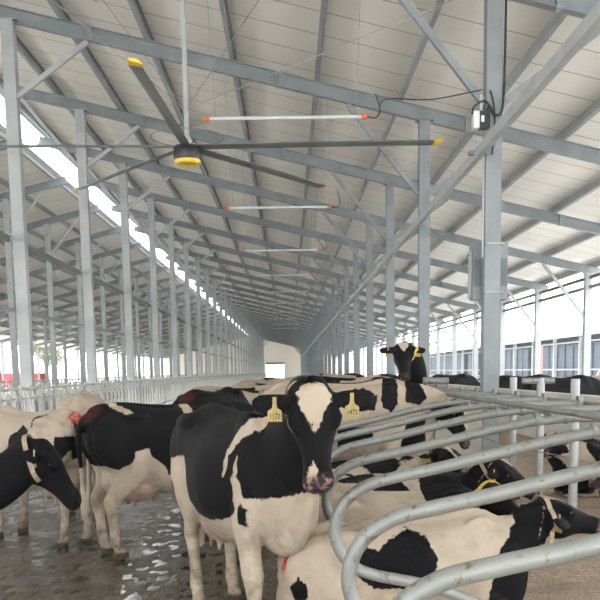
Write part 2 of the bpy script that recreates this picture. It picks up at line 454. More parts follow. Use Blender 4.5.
# ------------------------------------------------------------------ headlock feed fence
slab('trim_3', (-5.12, 1, -.1), (-4.92, 199, .38), M['concrete'])
slab('trim_4', (-11.4, 1, -.1), (-11.2, 199, .38), M['concrete'])
def headlock(name):
    root = thing(name, '', 'fence')
    f = M['fence']
    MB().tube([(0, .05, 1.40), (0, 5.95, 1.40)], .032, 8).build('top_rail', f, root)
    MB().tube([(0, .05, 1.22), (0, 5.95, 1.22)], .022, 8).build('lock_rail', f, root)
    MB().tube([(0, .05, .50), (0, 5.95, .50)], .03, 8).build('bottom_rail', f, root)
    for y in (.05, 3.0, 5.95):
        MB().tube([(0, y, .3), (0, y, 1.5)], .035, 8).build('post', f, root)
    proto = None
    for i in range(10):
        y0 = .12 + i*.585
        if proto is None:
            m_ = MB()
            m_.tube([(0, .08, .5), (0, .08, 1.40)], .019, 6)
            m_.tube([(0, .30, .5), (0, .24, .66), (0, .14, 1.0), (0, .14, 1.30)], .017, 6)
            m_.tube([(.03, .46, .5), (.03, .50, .7), (.03, .40, 1.05), (.03, .30, 1.46)], .017, 6)
            m_.tube([(0, .53, .5), (0, .53, 1.40)], .019, 6)
            m_.box((-.03, .28, 1.19), (.05, .36, 1.27)); m_.box((-.025, .06, 1.17), (.04, .12, 1.30))
            m_.box((-.02, .36, 1.38), (.05, .44, 1.47))
            proto = m_.build('locking_bars', f, root); q = proto
        else: q = dup(proto, parent=root)
        q.location = (0, y0, 0)
    return root
hl = headlock('headlock_fence')
m_ = MB()
for z, r_ in ((1.40, .032), (1.22, .022), (.50, .03)): m_.tube([(0, .05, z), (0, 5.95, z)], r_, 6)
for i in range(10):
    y0 = .12+i*.585
    for p in ([(0, .08, .5), (0, .08, 1.40)], [(0, .30, .5), (0, .14, 1.0), (0, .14, 1.30)], [(.03, .48, .5), (.03, .40, 1.05), (.03, .30, 1.46)], [(0, .53, .5), (0, .53, 1.4)]):
        m_.tube([(a, b_+y0, c) for a, b_, c in p], .018, 5)
    m_.box((-.03, y0+.28, 1.19), (.05, y0+.36, 1.27)); m_.box((-.02, y0+.36, 1.38), (.05, y0+.44, 1.47))
far_hl = m_.build('headlock_fence', M['fence'])
first = True
for i, k in enumerate(range(2, KEND-1)):
    lab = f'pale tubular headlock fence panel along the feed lane, {ORD[i]} bay from the camera' if i < 10 else 'tiny distant headlock fence panel far down the feed lane'
    if i < 8:
        if i == 0: o = hl; o.location = (-5.0, FY(k), 0)
        else: o = dup(hl, (-5.0, FY(k), 0))
    else:
        if i == 8: o = far_hl; o.location = (-5.0, FY(k), 0)
        else: o = dup(far_hl, (-5.0, FY(k), 0))
    tag(o, lab, 'fence', 'headlock fence panels beside the left column row')
for i, k in enumerate(range(5, KEND-1)):
    tag(dup(far_hl, (-11.3, FY(k), 0)), 'pale headlock fence panel on the far side of the feed lane', 'fence', 'headlock fence panels across the feed lane')

# ------------------------------------------------------------------ free stall dividers
def smooth_path(pts, n=6):
    P = [Vector(p) for p in pts]; P = [2*P[0]-P[1]] + P + [2*P[-1]-P[-2]]; out = []
    for i in range(1, len(P)-2):
        a, b_, c, d = P[i-1:i+3]
        for j in range(n):
            t = j/n
            out.append(.5*((2*b_) + (c-a)*t + (2*a-5*b_+4*c-d)*t*t + (3*b_-a-3*c+d)*t**3))
    out.append(P[-2]); return out
LOOP = [(2.70,1.31),(2.2,1.31),(1.9,1.31),(1.76,1.30),(1.55,1.275),(1.15,1.19),(.85,1.12),(.60,1.07),(.44,1.03),(.33,.965),(.265,.88),(.24,.77),(.265,.665),(.34,.575),(.46,.52),(.75,.455),(1.05,.34),(1.30,.20),(1.42,.08)]
PR = .033
def divider(mirror=False):
    f = (lambda x: 5.5-x) if mirror else (lambda x: x)
    root = thing('stall_divider', '', 'stall divider')
    MB().tube(smooth_path([(f(x), 0, z) for x, z in LOOP]), PR, 14).build('loop_pipe', M['pipe'], root, smooth=True)
    for x in (1.66, 1.86):
        zc = 1.303 if x < 1.7 else 1.312
        MB().tube([(f(x)-.012, 0, zc), (f(x)+.012, 0, zc)], .045, 14).build('clamp_ring', M['pipe'], root)
    MB().tube([(f(1.76), -.045, 1.335), (f(1.76), .045, 1.335)], .012, 8).build('clamp_bolt', M['steel'], root)
    MB().box((f(2.69)-.02, -.05, 1.24), (f(2.69)+.02, .05, 1.38)).build('end_bracket', M['pipe'], root)
    return root
dv = divider()
DY = [2.59 + 1.15*i for i in range(0, 46)]
DY = [y + (.25 if abs((y - Z0) - 6*round((y - Z0)/6)) < .2 and i > 9 else 0) for i, y in enumerate(DY)]
for i, y in enumerate(DY):
    lab = f'galvanized looped stall divider pipe on the alley side, {ORD[i]} from the camera' if i < 10 else 'small distant looped stall divider on the alley side'
    if i == 0: o = dv; o.location = (0, y, 0)
    else: o = dup(dv, (0, y, 0))
    tag(o, lab, 'stall divider', 'alley side stall dividers')
tag(MB().tube([(1.76, 2, 1.366), (1.76, 58, 1.366)], .022, 10).build('neck_rail', M['pipe'], smooth=True), 'long dirty neck rail pipe lying across the alley side stall dividers', 'rail')
wl = slab('wall_right', (5.36, 3, -.1), (5.52, 120, 1.13), M['pale_concrete'])
tag(MB().tube([(2.75, 2, 1.31), (2.75, 58, 1.31)], .022, 10).build('head_rail', M['pipe'], smooth=True), 'long middle rail joining the stall posts between the two stall rows', 'rail')
# centre posts
def post():
    root = thing('stall_post', '', 'post')
    MB().lathe([(0, 0), (.044, 0), (.044, 1.42), (.040, 1.43), (0, 1.43)], 20).build('pipe', M['steel_light'], root, smooth=True)
    MB().lathe([(.046, 1.10), (.054, 1.10), (.054, 1.16), (.046, 1.16)], 20).build('collar_band', M['pipe'], root, smooth=True)
    MB().box((-.09, -.09, 0), (.09, .09, .02)).build('base_plate', M['pipe'], root)
    return root
ps = post()
PYs = [8.91, 10.14, 11.38] 
for i, y in enumerate(PYs):
    lab = ['thick upright stall post standing nearest the right edge of the photo', 'middle one of three thick upright stall posts right of the cabinet column', 'thick upright stall post closest to the right side of the cabinet column'][i] if i < 3 else 'distant upright stall post behind the cabinet column'
    o = ps if i == 0 else dup(ps)
    o.location = (2.83, y, .10); tag(o, lab, 'post', 'upright stall posts')
# short horizontal stubs at the top of the posts
tag(MB().tube([(2.62, 10.14, 1.50), (2.98, 10.14, 1.50)], .036, 12).build('stub_pipe', M['pipe'], smooth=True), 'short horizontal pipe stub at the top of the middle stall post', 'pipe')
tag(MB().tube([(1.78, 12.0, 1.50), (2.12, 12.0, 1.49)], .045, 12).build('stub_pipe', M['pipe'], smooth=True), 'short thick horizontal pipe end just right of the cow with the raised head', 'pipe')
tag(MB().box((1.95, 12.02, .06), (2.58, 12.16, 1.10)).build('concrete_block', M['concrete']), 'grey concrete partition block left of the cabinet column foot', 'partition')
tag(MB().box((2.05, 8.98, .08), (2.76, 9.06, .19)).build('brisket_board', M['concrete']), 'low grey board in the bedding left of the nearest stall post foot', 'board')
tag(MB().tube(smooth_path([(1.8, 11.2, 1.05), (2.4, 10.0, .80), (2.9, 8.9, .72), (3.5, 8.0, .5)]), .006, 6).build('fence_wire', M['wire']), 'thin sagging wire strung between the stall posts', 'wire')

# ------------------------------------------------------------------ ceiling fan
FC = Vector((-1.14, 11.0, 4.24))
fan = thing('ceiling_fan', 'huge ceiling fan with grey blades and black and yellow motor hub', 'ceiling fan', FC)
MB().lathe([(0, -.150), (.09, -.152), (.095, -.165), (.135, -.162), (.150, -.145), (.150, -.115), (0, -.115)], 32).build('yellow_cap', M['yellow'], fan, smooth=True)
MB().lathe([(0, -.116), (.155, -.116), (.162, -.10), (.162, .02), (.150, .04), (.10, .055), (0, .055)], 32).build('motor_hub', M['black'], fan, smooth=True)
dr = MB(); dr.lathe([(0, .055), (.06, .055), (.055, .12), (.03, .16), (.03, 3.1), (0, 3.1)], 16); dr.build('down_rod', M['steel_light'], fan, smooth=True)
for a in (0, 90, 180, 270): MB().lathe([(0, .055), (.016, .055), (.016, .085), (0, .085)], 8, (.085*math.cos(R(a+30)), .085*math.sin(R(a+30)), 0)).build('hub_bolt', M['white_plastic'], fan)
BL = MB(); pr = []
for j in range(16):
    a = 2*math.pi*j/16; x = .066*math.cos(a); y = .013*math.sin(a)*(1+.4*math.cos(a)) + .010*(1-(x/.066)**2); pr.append((x, y))
th = R(12)
pr = [(x*math.cos(th)-y*math.sin(th), x*math.sin(th)+y*math.cos(th)) for x, y in pr]
BL.sweep([(.13, 0, .03), (.5, 0, .03), (1.5, 0, .03), (2.88, 0, .02)], pr)
TP = MB(); TP.sweep([(2.88, 0, .02), (2.93, .008, .022), (2.965, .02, .026)], [(x*1.03, y*1.1) for x, y in pr])
for i, (ang, ln) in enumerate(((-2, 2.93), (-92.5, 2.66), (54.5, 2.9), (128, 2.7), (184, 2.9))):
    if i == 0: b0 = BL.build('blade', M['blade'], fan, smooth=True); t0 = TP.build('blade_tip', M['yellow'], b0, smooth=True); q = b0
    else: q = dup(b0, parent=fan)
    q.rotation_euler = (0, 0, R(ang)); 
# guy wires from the fan to the frame and the stay ring
for (tx, ty, tz), ph in (((-4.9, 12.2, 8.0), 'left rear'), ((2.4, 12.2, 6.4), 'right rear'), ((-4.0, 6.6, 7.9), 'left front'), ((1.6, 6.6, 6.6), 'right front')):
    tag(MB().tube([tuple(FC + Vector((0, 0, .45))), (tx, ty, tz)], .006, 5).build('guy_wire', M['wire']), f'thin guy wire holding the big ceiling fan, {ph} of the four', 'wire', 'guy wires of the ceiling fan')
rg = MB(); 
rg.tube([(.42*math.cos(a), .42*math.sin(a), .14) for a in [2*math.pi*j/28 for j in range(29)]], .007, 5)
rg.build('safety_ring', M['wire'], fan)

# tube lamps with orange ends
def tube_lamp():
    root = thing('tube_lamp', '', 'lamp')
    MB().tube([(-.92, 0, 0), (.92, 0, 0)], .022, 10).build('tube', M['tube'], root, smooth=True)
    for s in (-1, 1):
        MB().tube([(s*.92, 0, 0), (s*.985, 0, 0)], .034, 10).build('end_cap', M['orange'], root, smooth=True)
    for s in (-1, 1): MB().tube([(s*.85, 0, .0), (s*.95, 0, 2.35 - s*.235)], .004, 4).build('hanging_wire', M['wire'], root)
    MB().tube(smooth_path([(.985, 0, 0), (1.08, .02, -.01), (1.15, .05, .08), (1.12, .3, .35)]), .008, 5).build('lamp_cable', M['cable'], root)
    return root
tl = tube_lamp()
for i, k in enumerate(range(2, 12)):
    o = tl if i == 0 else dup(tl)
    o.location = (0.02 if i == 0 else -.13, FY(k)-.9, 4.69)
    tag(o, (f'horizontal tube lamp with orange end caps hanging from the roof, {ORD[i]} from the camera' if i < 4 else 'tiny distant hanging tube lamp with orange ends'), 'lamp', 'hanging tube lamps')

# grey control cabinet strapped to the column, fan controller above, cables
CX, CY = XR, FY(2)
cb = thing('control_cabinet', 'grey steel control cabinet strapped behind the large right column', 'cabinet', (CX+.03, CY+.20, 2.57))
MB().box((-.245, -.08, 0), (.225, .12, .76)).build('housing', M['steel'], cb)
MB().box((-.255, .12, .02), (.235, .135, .74)).build('door', M['steel'], cb)
for xa, xb in ((-.235, -.13), (.13, .215)): MB().box((xa, -.086, .18), (xb, -.08, .54)).build('dark_panel', simple('cabinet_panel', (.16, .19, .22), (.13, .155, .18), 3, .5), cb)
MB().box((-.275, -.02, .03), (-.25, .1, .66)).build('side_duct', M['steel_light'], cb)
MB().tube([(-.27, 0, .60), (-.31, 0, .60), (-.31, 0, .56)], .010, 6).build('hook', M['steel'], cb)
for z in (.07, .70): MB().box((-.12, -.335, z), (.12, -.07, z+.02)).build('strap', M['steel_light'], cb)
fc = thing('fan_controller', 'small white and black fan controller box hanging beside the right column', 'controller', (CX-.17, CY-.16, 4.72))
MB().box((-.12, -.06, 0), (-.045, .09, .21)).build('white_cover', M['white_plastic'], fc)
MB().box((-.045, -.062, .0), (.09, .09, .21)).build('housing', M['black'], fc)
MB().box((-.025, -.066, .07), (.015, -.062, .15)).build('display', M['white_plastic'], fc)
MB().box((-.03, -.01, .21), (.0, .02, .42)).build('hanger', M['steel_light'], fc)
for i, (pts, lab, r_) in enumerate((
   ([(CX-.02, CY-.14, 4.72+.2), (CX-.13, CY-.16, 5.06), (CX-.27, CY-.17, 5.0), (CX-.30, CY-.17, 4.9)], 'black cable looping over the top of the fan controller', .014),
   ([(CX+.13, CY-.12, 6.5), (CX+.125, CY-.12, 5.6), (CX+.10, CY-.13, 4.98), (CX-.0, CY-.14, 4.9), (CX-.06, CY-.14, 5.0), (CX-.12, CY-.15, 4.93)], 'black cable running down the right column to the fan controller', .016),
   ([(CX-.06, CY-.13, 5.2), (CX-.02, CY-.14, 5.05), (CX-.0, CY-.14, 4.8), (CX-.03, CY-.14, 4.4)], 'black cable hanging below the junction on the right column', .012),
   ([(CX-.16, CY-.1, 5.22), (1.9, CY-.2, 5.08), (1.3, CY-.3, 5.06), (1.15, CY-.9, 4.72)], 'thin dark cable from the right column to the nearest tube lamp', .008),
   ([(CX-.14, CY-.13, 4.6), (CX-.14, CY-.13, 3.8), (CX-.14, CY-.12, 3.1)], 'vertical conduit down the left side of the right column', .014))):
    tag(MB().tube(smooth_path(pts), r_, 6).build('cable' if i < 4 else 'conduit', M['cable'] if i < 4 else M['steel_light'], smooth=True), lab, 'cable' if i < 4 else 'conduit')
tag(MB().bar((CX-.1, CY-.16, 4.42), (CX-.34, CY-.16, 4.42), .09, .05).build('rail_bracket', M['steel']), 'small grey bracket tying the channel rail to the cabinet column', 'bracket')

# ------------------------------------------------------------------ outside
def barn():
    root = thing('neighbouring_barn', 'low neighbouring barn with white roof and blue grey curtained front', 'building', (20, 0, 0))
    MB().add([(-.8,30,3.95),(14,30,7.6),(14,170,7.6),(-.8,170,3.95),(-.8,30,4.1),(14,30,7.75),(14,170,7.75),(-.8,170,4.1)], [(0,1,2,3),(7,6,5,4),(0,4,5,1),(1,5,6,2),(2,6,7,3),(3,7,4,0)]).build('roof', M['white_roof'], root)
    MB().box((-.85, 30, 3.65), (-.72, 170, 3.97)).build('fascia', M['purlin'], root)
    MB().box((5.8, 30, 0), (6.0, 170, 4.8)).build('rear_wall', M['curtain'], root)
    p = None
    for i in range(23):
        if p is None: p = MB().box((-.12, -.12, 0), (.12, .12, 3.9)).build('post', M['steel_light'], root); q = p
        else: q = dup(p, parent=root)
        q.location = (0, 32+i*6, 0)
    c = None
    rr = random.Random(2)
    for i in range(23):
        y = 32+i*6
        for j in range(3):
            if rr.random() < .22: continue
            if c is None: c = MB().box((.15, .12, .9), (.22, 1.72, 3.2)).build('curtain', M['curtain'], root); q = c
            else: q = dup(c, parent=root)
            q.location = (0, y+.1+j*1.93, 0)
    for z in (.8, 1.4, 3.3): MB().box((.0, 30, z), (.1, 170, z+.1)).build('rail', M['steel_light'], root)
    MB().bar((-.3, 58, .9), (-.3, 54.6, 2.9), .1, .1).build('brace', M['steel_light'], root)
    return root
barn()
tag(MB().box((16.6, 60, 0), (16.85, 60.25, 3.1)).build('red_post', simple('faded_red', (.40, .20, .19), (.34, .16, .15), 4, .7)), 'faded red upright post in front of the neighbouring barn', 'post')
fb = thing('distant_shed', 'distant open shed with dark eave behind the neighbouring barn', 'building', (36, 178, 0))
MB().box((-20, 0, 6.2), (14, 10, 6.8)).build('eave', M['purlin'], fb)
for x in (-18, -9, 0, 9): MB().box((x-.25, 0, 0), (x+.25, .5, 6.3)).build('post', M['steel_light'], fb)
# red trailer beyond the left side
tr = thing('red_trailer', 'faded red farm trailer parked in the daylight beyond the left side', 'trailer', (-29.0, 100, 0))
MB().box((-4.5, 0, .35), (1.7, 2.2, 1.9)).build('box_body', M['red'], tr)
m_ = MB()
for x in np.arange(-4.4, 1.7, .7): m_.box((x, -.05, .38), (x+.08, 0, 1.88))
m_.build('ribs', M['red'], tr)
for x in (-3.2, 1.4):
    for y in (.15, 2.0):
        w_ = MB(); w_.lathe([(0, -.12), (.40, -.12), (.45, -.06), (.45, .06), (.40, .12), (0, .12)], 20)
        w_.v = [(a, c, b_) for a, b_, c in w_.v]
        o = w_.build('wheel', M['rubber'], tr, smooth=True); o.location = (x, y, .45)
def plant_tree(x, y, h, seed, lab):
    root = thing('tree', lab, 'tree', (x, y, 0), group='trees outside the barn')
    MB().tube([(0, 0, 0), (.1, .05, h*.3), (0, 0, h*.6)], h*.03, 8).build('trunk', M['trunk'], root)
    rr = random.Random(seed); m_ = MB()
    for _ in range(2600):
        # leaf clusters filling several lobes
        a = rr.random()*6.283; u = rr.uniform(-1, 1); rad = rr.random()**.4
        k = rr.randrange(6); cx, cy_, cz = math.cos(k)*h*.14, math.sin(k*1.7)*h*.14, h*(.5+.07*k)
        c = Vector((cx+math.cos(a)*math.sqrt(1-u*u)*rad*h*.2, cy_+math.sin(a)*math.sqrt(1-u*u)*rad*h*.2, cz+u*rad*h*.17))
        s = h*.022; d1 = Vector((rr.uniform(-1,1), rr.uniform(-1,1), rr.uniform(-1,1))).normalized()*s; d2 = Vector((rr.uniform(-1,1), rr.uniform(-1,1), rr.uniform(-1,1))).normalized()*s
        m_.add([c-d1, c-d2, c+d1, c+d2], [(0,1,2,3)])
    m_.build('crown', M['leaf'], root)
for i, (x, y, h, lab) in enumerate(((-40, 150, 9, 'pale tree far outside beyond the left barn side'), (-9, 250, 9, 'bushy tree outside behind the end wall doorway'), (27, 215, 8, 'pale green tree behind the neighbouring barn'))):
    plant_tree(x, y, h, i, lab)

# ------------------------------------------------------------------ cows
def ring_loft(st, n=22):
    """st: list of (centre, side_vec, up_vec, r_side, r_up, r_down, exponent)"""
    vs, fs = [], []
    for c, sd, up, rs, ru, rd, e in st:
        for j in range(n):
            a = 2*math.pi*j/n; ca, sa = math.cos(a), math.sin(a)
            x = abs(ca)**(2/e)*(1 if ca >= 0 else -1)*rs
            y = abs(sa)**(2/e)*(1 if sa >= 0 else -1)*(ru if sa >= 0 else rd)
            vs.append(Vector(c) + sd*x + up*y)
    m_ = len(st)
    for i in range(m_-1):
        for j in range(n):
            k = (j+1) % n; fs.append((i*n+j, i*n+k, (i+1)*n+k, (i+1)*n+j))
    o = len(vs); vs.append(Vector(st[0][0])); vs.append(Vector(st[-1][0]))
    for j in range(n):
        k = (j+1) % n; fs.append((o, k, j)); fs.append((o+1, (m_-1)*n+j, (m_-1)*n+k))
    return vs, fs
def densify(rows, n=4):
    """Catmull-Rom through rows of floats"""
    P = [np.array(r, float) for r in rows]; P = [2*P[0]-P[1]] + P + [2*P[-1]-P[-2]]; out = []
    for i in range(1, len(P)-2):
        a, b_, c, d = P[i-1:i+3]
        for j in range(n):
            t = j/n; q = .5*((2*b_) + (c-a)*t + (2*a-5*b_+4*c-d)*t*t + (3*b_-a-3*c+d)*t**3)
            lo = np.minimum(b_, c)*.85 if True else q
            q[3:] = np.maximum(q[3:], lo[3:]*.9); out.append(q)
    out.append(P[-2]); return out
def limb(mb, pts, side=(0, 1, 0), n=16, dn=3):
    """pts: (x,y,z,r_side,r_fore)"""
    rows_ = densify(pts, dn); st = []
    for i, q in enumerate(rows_):
        c = Vector(q[:3]); a = Vector(rows_[max(i-1, 0)][:3]); b_ = Vector(rows_[min(i+1, len(rows_)-1)][:3])
        t = (b_-a).normalized(); sd = Vector(side); sd = (sd - t*sd.dot(t)).normalized(); up = t.cross(sd).normalized()
        st.append((c, sd, up, q[3], q[4], q[4], 2.0))
    mb.add(*ring_loft(st, n))
def poly_sdf(px, py, poly):
    P = np.array(poly, float); n = len(P); d = np.full(px.shape, 1e9); inside = np.zeros(px.shape, bool)
    for i in range(n):
        a = P[i]; b_ = P[(i+1) % n]; e = b_-a; wx = px-a[0]; wy = py-a[1]
        t = np.clip((wx*e[0]+wy*e[1])/max(e@e, 1e-12), 0, 1)
        d = np.minimum(d, (wx-e[0]*t)**2+(wy-e[1]*t)**2)
        c1 = (a[1] > py) != (b_[1] > py)
        with np.errstate(divide='ignore', invalid='ignore'):
            xi = (b_[0]-a[0])*(py-a[1])/(b_[1]-a[1])+a[0]
        inside ^= c1 & (px < xi)
    d = np.sqrt(d); return np.where(inside, d, -d)

TORSO = [ # x, zc, -, half width, up, down, exponent
 (-.86, 1.20, .07, .10, .12, 2.0), (-.80, 1.17, .16, .17, .22, 2.2), (-.70, 1.15, .215, .235, .32, 2.4), (-.52, 1.12, .285, .300, .42, 2.6),
 (-.36, 1.08, .285, .325, .46, 2.4), (-.15, 1.03, .315, .355, .47, 2.1), (.08, 1.02, .345, .365, .48, 2.0), (.30, 1.03, .315, .370, .45, 2.0),
 (.48, 1.06, .265, .370, .42, 2.1), (.62, 1.08, .225, .345, .42, 2.1), (.75, 1.06, .18, .285, .38, 2.0), (.85, 1.02, .12, .18, .27, 2.0), (.90, 1.0, .05, .08, .12, 2.0)]
def stand_legs(df=(0, 0, 0, 0)):
    L = {}
    for s, nm, d in ((1, 'FL', df[0]), (-1, 'FR', df[1])):
        L[nm] = [(.52,.13*s,1.12,.08,.17),(.52,.17*s,.92,.09,.15),(.50,.180*s,.76,.085,.122),(.50+d*.3,.172*s,.60,.066,.084),(.51+d*.5,.165*s,.46,.067,.070),(.505+d*.6,.16*s,.39,.055,.060),(.50+d*.8,.16*s,.28,.041,.046),(.50+d*.95,.16*s,.17,.049,.052),(.52+d,.16*s,.105,.045,.048),(.54+d,.16*s,.06,.052,.064),(.555+d,.16*s,0,.060,.078)]
    for s, nm, d in ((1, 'HL', df[2]), (-1, 'HR', df[3])):
        L[nm] = [(-.56,.13*s,1.22,.10,.19),(-.56,.185*s,1.02,.115,.225),(-.54,.20*s,.86,.10,.205),(-.57,.185*s,.74,.075,.150),(-.64+d*.4,.17*s,.63,.050,.090),(-.71+d*.6,.155*s,.53,.052,.074),(-.70+d*.7,.15*s,.44,.045,.058),(-.685+d*.85,.15*s,.30,.040,.047),(-.675+d*.95,.15*s,.17,.050,.054),(-.655+d,.15*s,.105,.040,.046),(-.635+d,.15*s,.06,.052,.066),(-.62+d,.15*s,0,.060,.080)]
    return L
LIE = .66     # how far the trunk sinks when the cow lies down
def lie_legs(hip=1):
    """hip=+1: both hind legs show on the left side"""
    z = -.0
    L = {}
    for s, nm in ((1, 'FL'), (-1, 'FR')):
        L[nm] = [(.50,.15*s,.50,.09,.16),(.44,.21*s,.26,.085,.12),(.58,.24*s,.14,.06,.075),(.78,.22*s,.085,.055,.06),(.74,.20*s,.05,.04,.045),(.55,.24*s,.05,.035,.04),(.42,.27*s,.05,.045,.05),(.36,.28*s,.045,.05,.055)]
    for s, nm in ((1, 'HL'), (-1, 'HR')):
        w = 1.0 if s == hip else .80
        L[nm] = [(-.56,.15*s,.62,.11,.19),(-.50,.25*s*w,.46,.13,.24),(-.36,.32*s*w,.32,.12,.20),(-.16,.36*s*w,.20,.085,.13),(-.22,.38*s*w,.10,.06,.08),(-.44,.38*s*w,.075,.045,.055),(-.38,.42*s*w,.05,.034,.04),(-.16,.45*s*w,.05,.036,.04),(-.02,.46*s*w,.045,.045,.05),(.05,.46*s*w,.04,.05,.055)]
    return L

def basis(f, u):
    f = Vector(f).normalized(); u = Vector(u); u = (u - f*u.dot(f)).normalized(); l = u.cross(f).normalized()
    return f, l, u       # forward, left, up
HEAD = [ # t, top u, bottom u, half width, exponent
 (-.05, .06, -.03, .065, 2.0), (-.01, .115, -.07, .10, 2.2), (.05, .125, -.115, .118, 2.3), (.11, .122, -.150, .124, 2.4), (.17, .112, -.160, .122, 2.4), (.22, .10, -.145, .106, 2.3), (.28, .085, -.115, .088, 2.2),
 (.34, .070, -.095, .077, 2.2), (.40, .058, -.085, .075, 2.3), (.45, .050, -.080, .082, 2.5), (.49, .036, -.075, .080, 2.5), (.515, .015, -.06, .062, 2.2), (.53, -.005, -.045, .035, 2.0)]
def make_cow(label, loc, heading, pose='stand', poll=(1.12, 0, 1.42), hf=(.75, 0, -.65), hu=(.65, 0, .75), neck=None, legd=(0, 0, 0, 0), scale=1.0, voxel=.02,
             pattern=None, seed=0, base=None, tail=None, legs=None, hip=1, ear=(1.0, .0), tagtxt=None, tags=(1, 1), collar=None, red=.0, blaze=True, group=None, detail=True, thin=1.0, tagmat='tag', noleg=False, udder=True, sink=None, eardrop=(.15, .15), muzzle=1.0):
    lying = pose == 'lie'
    dz = -(sink if sink is not None else LIE) if lying else 0
    mb = MB(); X, Y_, Z_ = Vector((1,0,0)), Vector((0,1,0)), Vector((0,0,1))
    st = []
    for q in densify([(x, 0, zc, w, u, d, e) for x, zc, w, u, d, e in TORSO], 3):
        x, _, zc, w, u, d, e = q
        if lying:
            zc -= .22*max(0, -x-.25)/.6; w *= 1.10; d = min(d, zc+dz-.02) if zc+dz-.02 > .05 else .05; e = max(2.0, e)
        st.append((Vector((x, 0, zc+dz)), Y_, Z_, w*thin, u, d, min(max(e, 1.9), 2.8)))
    mb.add(*ring_loft(st, 32))
    # bony landmarks: hooks, pins, shoulder blades, spine
    def blob(c, r):
        s8 = [(Vector(c)+Vector((r[0]*math.cos(a), 0, 0)), Y_, Z_, r[1]*max(.02, math.sin(a)), r[2]*max(.02, math.sin(a)), r[2]*max(.02, math.sin(a)), 2.0) for a in [math.pi*i/9 for i in range(10)]]
        mb.add(*ring_loft(s8, 14))
    for s in (1, -1):
        blob((-.47, .205*s*thin, 1.315+dz), (.15, .08, .07)); blob((-.80, .13*s, 1.22+dz-(.20 if lying else 0)), (.07, .05, .07))
        blob((.50, .15*s, 1.17+dz), (.20, .085, .26))
        blob((-.60, .16*s, 1.10+dz), (.26, .13, .26))
    q_ = 1 if lying else 0
    limb(mb, [(-.84,0,1.30+dz-.21*q_,.03,.03),(-.75,0,1.375+dz-.18*q_,.05,.05),(-.5,0,1.41+dz-.09*q_,.05,.035),(-.2,0,1.385+dz,.05,.03),(.15,0,1.375+dz,.05,.03),(.45,0,1.42+dz,.05,.045),(.60,0,1.40+dz,.05,.04)], n=12)
    L = legs or (lie_legs(hip) if lying else stand_legs(legd))
    for nm, pts in L.items(): limb(mb, pts, n=16)
    if udder and not lying:
        blob((-.36, 0, .66), (.24, .17, .17)); blob((-.52, 0, .72), (.2, .15, .2))
        for a in (-.28, -.44):
            for s in (1, -1): limb(mb, [(a,.07*s,.56,.022,.022),(a,.08*s,.49,.019,.019),(a,.08*s,.455,.014,.014)], n=8)
    # head frame and neck
    f, l, u = basis(hf, hu); P = Vector(poll); 
    if lying and neck is None: pass
    nb = Vector((.66, 0, 1.14+dz)); base_t = Vector((1, 0, .25)).normalized()
    end = P + u*(-.02) + f*.02
    if neck: mids = [Vector(p) for p in neck]
    else:
        mids = [nb.lerp(end, .4) + base_t*.07, nb.lerp(end, .75) - f*.02]
    npts = [Vector((.45, 0, 1.10+dz))] + [nb] + mids + [end, end + f*.09 - u*.03]
    rr_ = [(.17, .31), (.165, .29), (.14, .22), (.12, .17), (.105, .13), (.10, .11)]
    if len(npts) != 6: rr_ = [rr_[min(5, round(i*5/(len(npts)-1)))] for i in range(len(npts))]
    limb(mb, [(*p, a*(.95 if lying else 1), b_*(.85 if lying else 1)) for p, (a, b_) in zip(npts, rr_)], n=20, dn=4)
    # brisket
    if not lying: limb(mb, [(.35,0,.72,.10,.10),(.62,0,.68,.09,.11),(.78,0,.76,.075,.12),(.90,0,.92,.05,.12),(.98,0,1.06,.03,.08)], n=14)
    hs = [(P + f*t + u*((a+b_)/2), l, u, w, (a-b_)/2, (a-b_)/2, e) for t, a, b_, w, e in HEAD]
    hs2 = []
    for q in densify([(t, 0, (a+b_)/2, w, (a-b_)/2, e) for t, a, b_, w, e in HEAD], 2):
        hs2.append((P + f*q[0] + u*q[2], l, u, q[3], q[4], q[4], max(1.9, min(q[5], 2.6))))
    mb.add(*ring_loft(hs2, 24))
    def hp(t, lat, uu): return P + f*t + l*lat + u*uu
    for s in (1, -1):
        # brow and cheek
        limb(mb, [(*hp(.10, .085*s, .085), .03, .025), (*hp(.15, .112*s, .070), .034, .028), (*hp(.21, .095*s, .05), .026, .022)], side=l, n=10)
        limb(mb, [(*hp(.40, .045*s, .035), .02, .02), (*hp(.46, .058*s, .022), .028, .024), (*hp(.50, .050*s, .0), .022, .02)], side=l, n=10)
    # ears: cupped leaves
    for i, s in enumerate((1, -1)):
        root = hp(.035, .095*s, .03); dirv = (l*s*1.0 - u*(eardrop[i]) - f*ear[1]).normalized()
        fx = f.cross(dirv).normalized(); wide = dirv.cross(u).normalized()
        E_ = []
        for t, w, th_ in ((0, .026, .026), (.03, .038, .022), (.065, .060, .016), (.11, .073, .014), (.155, .070, .013), (.19, .052, .012), (.212, .028, .010), (.22, .010, .008)):
            E_.append((root + dirv*(t*ear[0]) + f*.02*math.sin(t*14), wide, dirv.cross(wide), w, th_*1.1, th_*1.1, 2.0))
        mb.add(*ring_loft(E_, 14))
    # tail
    tz = 1.34+dz
    T = tail or ([(-.80,0,tz-.02,.045,.04),(-.88,0,tz-.05,.04,.035),(-.93,0,tz-.20,.032,.028),(-.92,0,tz-.45,.024,.022),(-.91,0,tz-.70,.020,.02)] if not lying else [(-.74,0,tz-.20,.05,.04),(-.82,.0,tz-.27,.04,.035),(-.86,.05*hip,tz-.42,.03,.028),(-.84,.14*hip,.09,.026,.024),(-.68,.34*hip,.05,.022,.02)])
    limb(mb, T, n=10)
    # fuse to one skin
    me = bpy.data.meshes.new('raw'); me.from_pydata(mb.v, [], mb.f); me.update()
